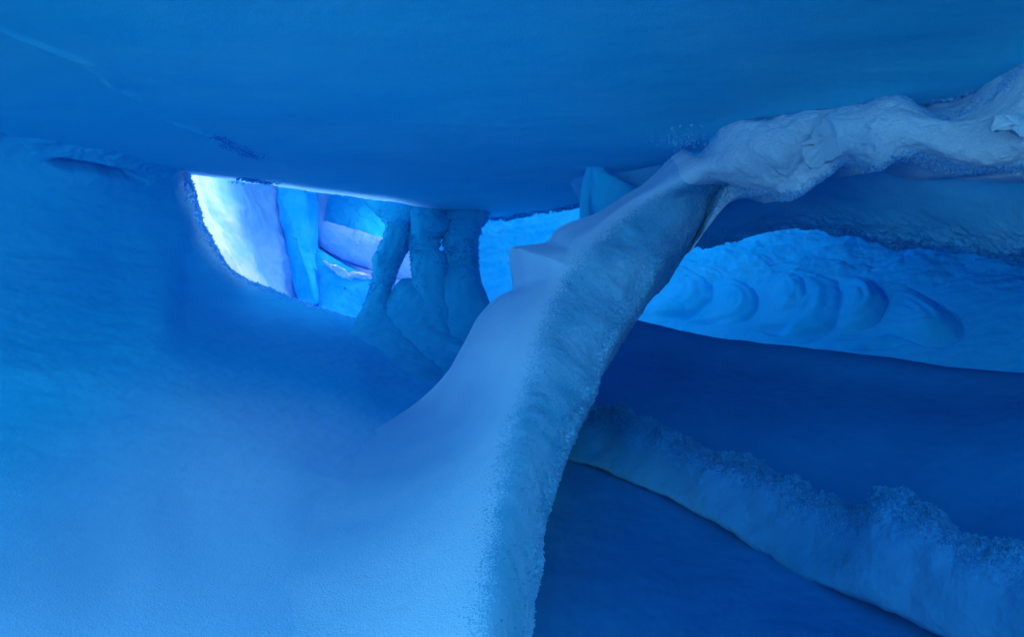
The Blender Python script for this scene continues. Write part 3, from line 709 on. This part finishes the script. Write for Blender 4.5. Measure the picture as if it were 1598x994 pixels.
# chamber floor
cf = [[(250, 470, 8.2), (400, 500, 8.4), (555, 530, 9.0), (700, 570, 9.0), (900, 590, 9.0)], [(270, 450, 9.5), (400, 475, 9.8), (550, 500, 10.4), (700, 530, 10.5), (900, 560, 10.5)],
      [(300, 440, 11.5), (410, 460, 11.6), (520, 480, 12.2), (680, 500, 12.8), (900, 540, 12.8)], [(320, 440, 13.6), (420, 450, 14), (520, 465, 15), (680, 480, 16.5), (900, 520, 16)]]
W = np.array([pts(r) for r in cf])
CF, _, _ = loft(W, 120, 160)
CFN = face_cam(CF, normals(CF))
CF = CF + CFN * (0.08 * fbm(CF, 0.9, 4, 0.5, 121))[..., None]
o = grid_object('path', CF, M['far']); tag(o, kind='structure')

def slab(name, outline, depths, thick, mat, parent=None, amp=0.05, bulge=0.15, seed=0.0):
    """a solid block: front face on the outline (px, py) with a depth per corner, real thickness behind"""
    O = np.array([at(px, py, d) for (px, py), d in zip(outline, depths)])
    O = np.concatenate([O, O[:1]])
    # straight runs with softly rounded corners
    us_ = np.concatenate([[0], np.cumsum(np.linalg.norm(np.diff(O, axis=0), axis=1))])
    t = np.linspace(0, us_[-1], 241)[:-1]
    Q = np.stack([np.interp(t, us_, O[:, k]) for k in range(3)], 1)
    for _ in range(45): Q = (np.roll(Q, 1, 0) + Q * 2 + np.roll(Q, -1, 0)) / 4
    c = Q.mean(0)
    back = np.array([0, thick, 0])
    rings = [c + (Q - c) * 0.02 + back, c + (Q - c) * 0.95 + back, Q + back * 0.85] + [Q + back * s for s in (0.6, 0.3, 0.1)]
    for s in np.linspace(1, 0.02, 26):
        rings.append(c + (Q - c) * s - np.array([0, bulge * (1 - s * s), 0]))
    G = np.array(rings)
    G = G + amp * np.stack([1.6 * fbm(G, 1.1, 3, 0.5, seed + 9 * k) + 0.7 * fbm(G, 5.0, 4, 0.65, seed + 9 * k + 4) for k in range(3)], -1)
    return grid_object(name, G, mat, parent, wrap=True)

o = slab('ice_block', [(428, 270), (474, 275), (484, 400), (496, 480), (462, 470), (446, 400)], [11.9, 11.9, 11.7, 11.3, 11.5, 11.7], 0.8, M['azure'], bulge=0.1, seed=5)
tag(o, 'upright azure ice block in the middle of the bright chamber', 'ice block')
ib = thing('ice_wedge', at(530, 490, 11.6), 'saturated blue ice wedge with white chipped top edge left of the slender pillar', 'ice wedge')
slab('ice_face', [(476, 375), (520, 405), (560, 425), (610, 440), (620, 520), (500, 500), (486, 450)], [12.2, 12, 11.8, 11.6, 11.0, 11.2, 11.8], 0.8, M['azure'], ib, bulge=0.05, seed=15)
slab('snow_chips', [(505, 402), (530, 415), (545, 432), (560, 428), (590, 436), (592, 446), (560, 440), (545, 444), (528, 428)], [11.72] * 9, 0.2, M['white'], ib, amp=0.13, bulge=0.08, seed=17)
o = slab('snow_slab', [(472, 338), (520, 346), (570, 366), (640, 384), (650, 440), (600, 432), (540, 408), (490, 378)], [12.8, 12.6, 12.4, 12.2, 12.0, 12.1, 12.3, 12.6], 0.9, M['pale'], bulge=0.2, seed=25)
tag(o, 'pale leaning snow slab lying above the blue ice wedge in the chamber', 'snow slab')

o = slab('snow_mound', [(490, 300), (560, 300), (620, 310), (640, 380), (600, 395), (545, 372), (505, 350)], [14.2, 14.4, 14.6, 14.2, 13.6, 13.6, 13.8], 0.9, M['far'], amp=0.05, bulge=0.3, seed=41)
tag(o, 'bright cyan snow mound glimpsed above the pale slab, left of the slender pillar', 'snow mound')

# ================================================================== small frost on the ceiling
def ceil_pt(px, py):
    d = 1.37 * F / (CY - py)
    return at(px, py, d)
def clump(label, spots, n, size, group=None, spread=0.05, mat='fuzz_shelf'):
    r = np.random.RandomState(int(spots[0][0]))
    P = []
    for (px, py, s) in spots:
        c = ceil_pt(px, py)
        P.append(c + r.normal(size=(int(n * s), 3)) * np.array([spread, spread * 1.8, spread * 0.25]) * s)
    P = np.concatenate(P)
    # sit on the real ceiling surface
    g2 = G_CE.reshape(-1, 3)
    for i in range(len(P)):
        j = np.argmin((g2[:, 0] - P[i, 0]) ** 2 + (g2[:, 1] - P[i, 1]) ** 2)
        P[i, 2] = g2[j, 2]
    o = frost('frost_clump', P, np.tile([[0, -0.3, -1.0]], (len(P), 1)), M[mat], None, size, 0.8, 31)
    return tag(o, label, 'frost clump', group, 'stuff')
G_CE = G[::3, ::3]
clump('dark ragged frost clump on the ceiling just above the bright window', [(392, 292, 1.0), (405, 297, 1.2), (418, 299, 0.7)], 90, 0.05)
clump('dark streak of frost at the lower end of the ceiling seam', [(345, 222, 0.8), (362, 232, 1.0), (378, 240, 1.2), (392, 246, 1.0)], 80, 0.03)
clump('scatter of pale frost on the ceiling beside the arch bend', [(1045, 222, 1.0), (1065, 215, 1.2), (1080, 226, 1.0), (1110, 220, 0.8)], 60, 0.03, spread=0.09, mat='fuzz_lip')
clump('tiny pale frost tuft on the ceiling above the dip of the hanging lip', [(1455, 160, 0.7)], 60, 0.035, spread=0.03, mat='fuzz_lip')
clump('larger pale frost tuft on the ceiling, right one of the two above the lip', [(1509, 149, 1.0)], 80, 0.04, spread=0.03, mat='fuzz_lip')

# ================================================================== unseen sheets beyond the frame, added to shape the light
def sheet(name, P4, mat, amp=0.15, seed=0.0, n=60):
    W = np.array(P4, float)
    Gs, _, _ = loft(W, n, n, us=np.linspace(0, 1, W.shape[0]), vs=np.linspace(0, 1, W.shape[1]))
    N = normals(Gs)
    Gs = Gs + N * (amp * fbm(Gs, 0.8, 4, 0.5, seed))[..., None]
    return grid_object(name, Gs, mat)
o = sheet('light_block_wall', [[(6.4, 8.5, 2.6), (5.8, 6.5, 2.4), (5.2, 4.5, 2.2), (4.6, 2.6, 1.6), (4.1, 0.8, 0.5), (3.5, -1.2, 0.2)],
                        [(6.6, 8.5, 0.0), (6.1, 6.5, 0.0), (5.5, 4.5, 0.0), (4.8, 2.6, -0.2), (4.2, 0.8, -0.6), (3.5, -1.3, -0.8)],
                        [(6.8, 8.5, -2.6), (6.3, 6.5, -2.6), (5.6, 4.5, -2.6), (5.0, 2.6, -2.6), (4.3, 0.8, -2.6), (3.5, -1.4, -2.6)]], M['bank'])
tag(o, 'unseen snow wall added beyond the right edge to keep light off the hollow', 'snow wall')  # out of view, added to block light coming from the right

# unseen roof sheets, added to cut sun and sky over the far chamber
o = sheet('shade_roof', [[(-11, 10.9, 3.0), (-5, 10.7, 2.8), (-0.8, 11.0, 2.9)], [(-11, 14, 3.6), (-5, 14, 3.5), (-1.0, 14.5, 3.8)], [(-11, 19, 5.0), (-5, 19.5, 4.8), (-1.2, 20, 5.0)]], M['floor'], seed=3.0)
tag(o, kind='structure')
o = sheet('shade_roof', [[(1.3, 9.6, 3.3), (4.5, 8.4, 3.1), (10, 7.5, 3.0)], [(1.2, 14, 3.9), (5, 13, 3.8), (11, 12, 3.8)], [(1.0, 21, 5.0), (6, 21, 5.0), (13, 19, 5.0)]], M['floor'], seed=5.0)
tag(o, kind='structure')

# unseen snow slope added behind the photographer to bounce light into the cave
hx = np.linspace(-45, 45, 90); hy = np.linspace(0, 1, 60)
HL = np.zeros((90, 60, 3)); HL[..., 0] = hx[:, None]; HL[..., 1] = -4.6 - 32 * hy[None, :]
HL[..., 2] = -1.75 + 15 * sstep(0.0, 1.0, hy)[None, :] + 0.02 * np.abs(hx[:, None]) ** 1.3
HL[..., 2] += 0.5 * fbm(HL, 0.15, 4, 0.5, 141)
tag(grid_object('bounce_slope', HL, M['bounce']), kind='structure')

# ================================================================== light, sky, camera
SUN_EL, SUN_AZ = 38.0, 75.0          # azimuth from straight ahead (+Y) towards the right (+X)
w = bpy.data.worlds.new('World'); SC.world = w; w.use_nodes = True
nt = w.node_tree
sky = nt.nodes.new('ShaderNodeTexSky'); sky.sky_type = 'NISHITA'; sky.sun_disc = False
sky.sun_elevation = rad(SUN_EL); sky.sun_rotation = rad(SUN_AZ)
sky.altitude = 0; sky.air_density = 1.0; sky.dust_density = 0.6; sky.ozone_density = 1.0
bg = nt.nodes['Background']; bg.inputs['Strength'].default_value = 0.14
nt.links.new(sky.outputs['Color'], bg.inputs['Color'])
sl = bpy.data.lights.new('sun', 'SUN'); sl.energy = 0.5; SUN_SOFT = 25; sl.angle = rad(SUN_SOFT); sl.color = (1.0, 0.95, 0.88)
so_ = bpy.data.objects.new('sun', sl); COL.objects.link(so_)
az, el = rad(SUN_AZ), rad(SUN_EL)
d = Vector((math.sin(az) * math.cos(el), math.cos(az) * math.cos(el), math.sin(el)))
so_.rotation_euler = (-d).to_track_quat('-Z', 'Y').to_euler()
so_.location = d * 30

cam = bpy.data.cameras.new('camera'); co = bpy.data.objects.new('camera', cam); COL.objects.link(co)
co.location = (0, 0, 0); co.rotation_euler = (rad(90), 0, 0)
cam.sensor_width = 36.0; cam.lens = 36.0 * F / 1598.0; cam.clip_start = 0.02; cam.clip_end = 500
SC.camera = co
SC.view_settings.view_transform = 'Standard'; SC.view_settings.look = 'None'
SC.view_settings.exposure = 2.15; SC.view_settings.gamma = 1.0; SC.view_settings.use_curve_mapping = False
cy = SC.cycles
cy.max_bounces = 16; cy.diffuse_bounces = 14; cy.glossy_bounces = 2; cy.transmission_bounces = 6
cy.use_denoising = True; cy.denoiser = 'OPENIMAGEDENOISE'
cy.sample_clamp_indirect = 6.0
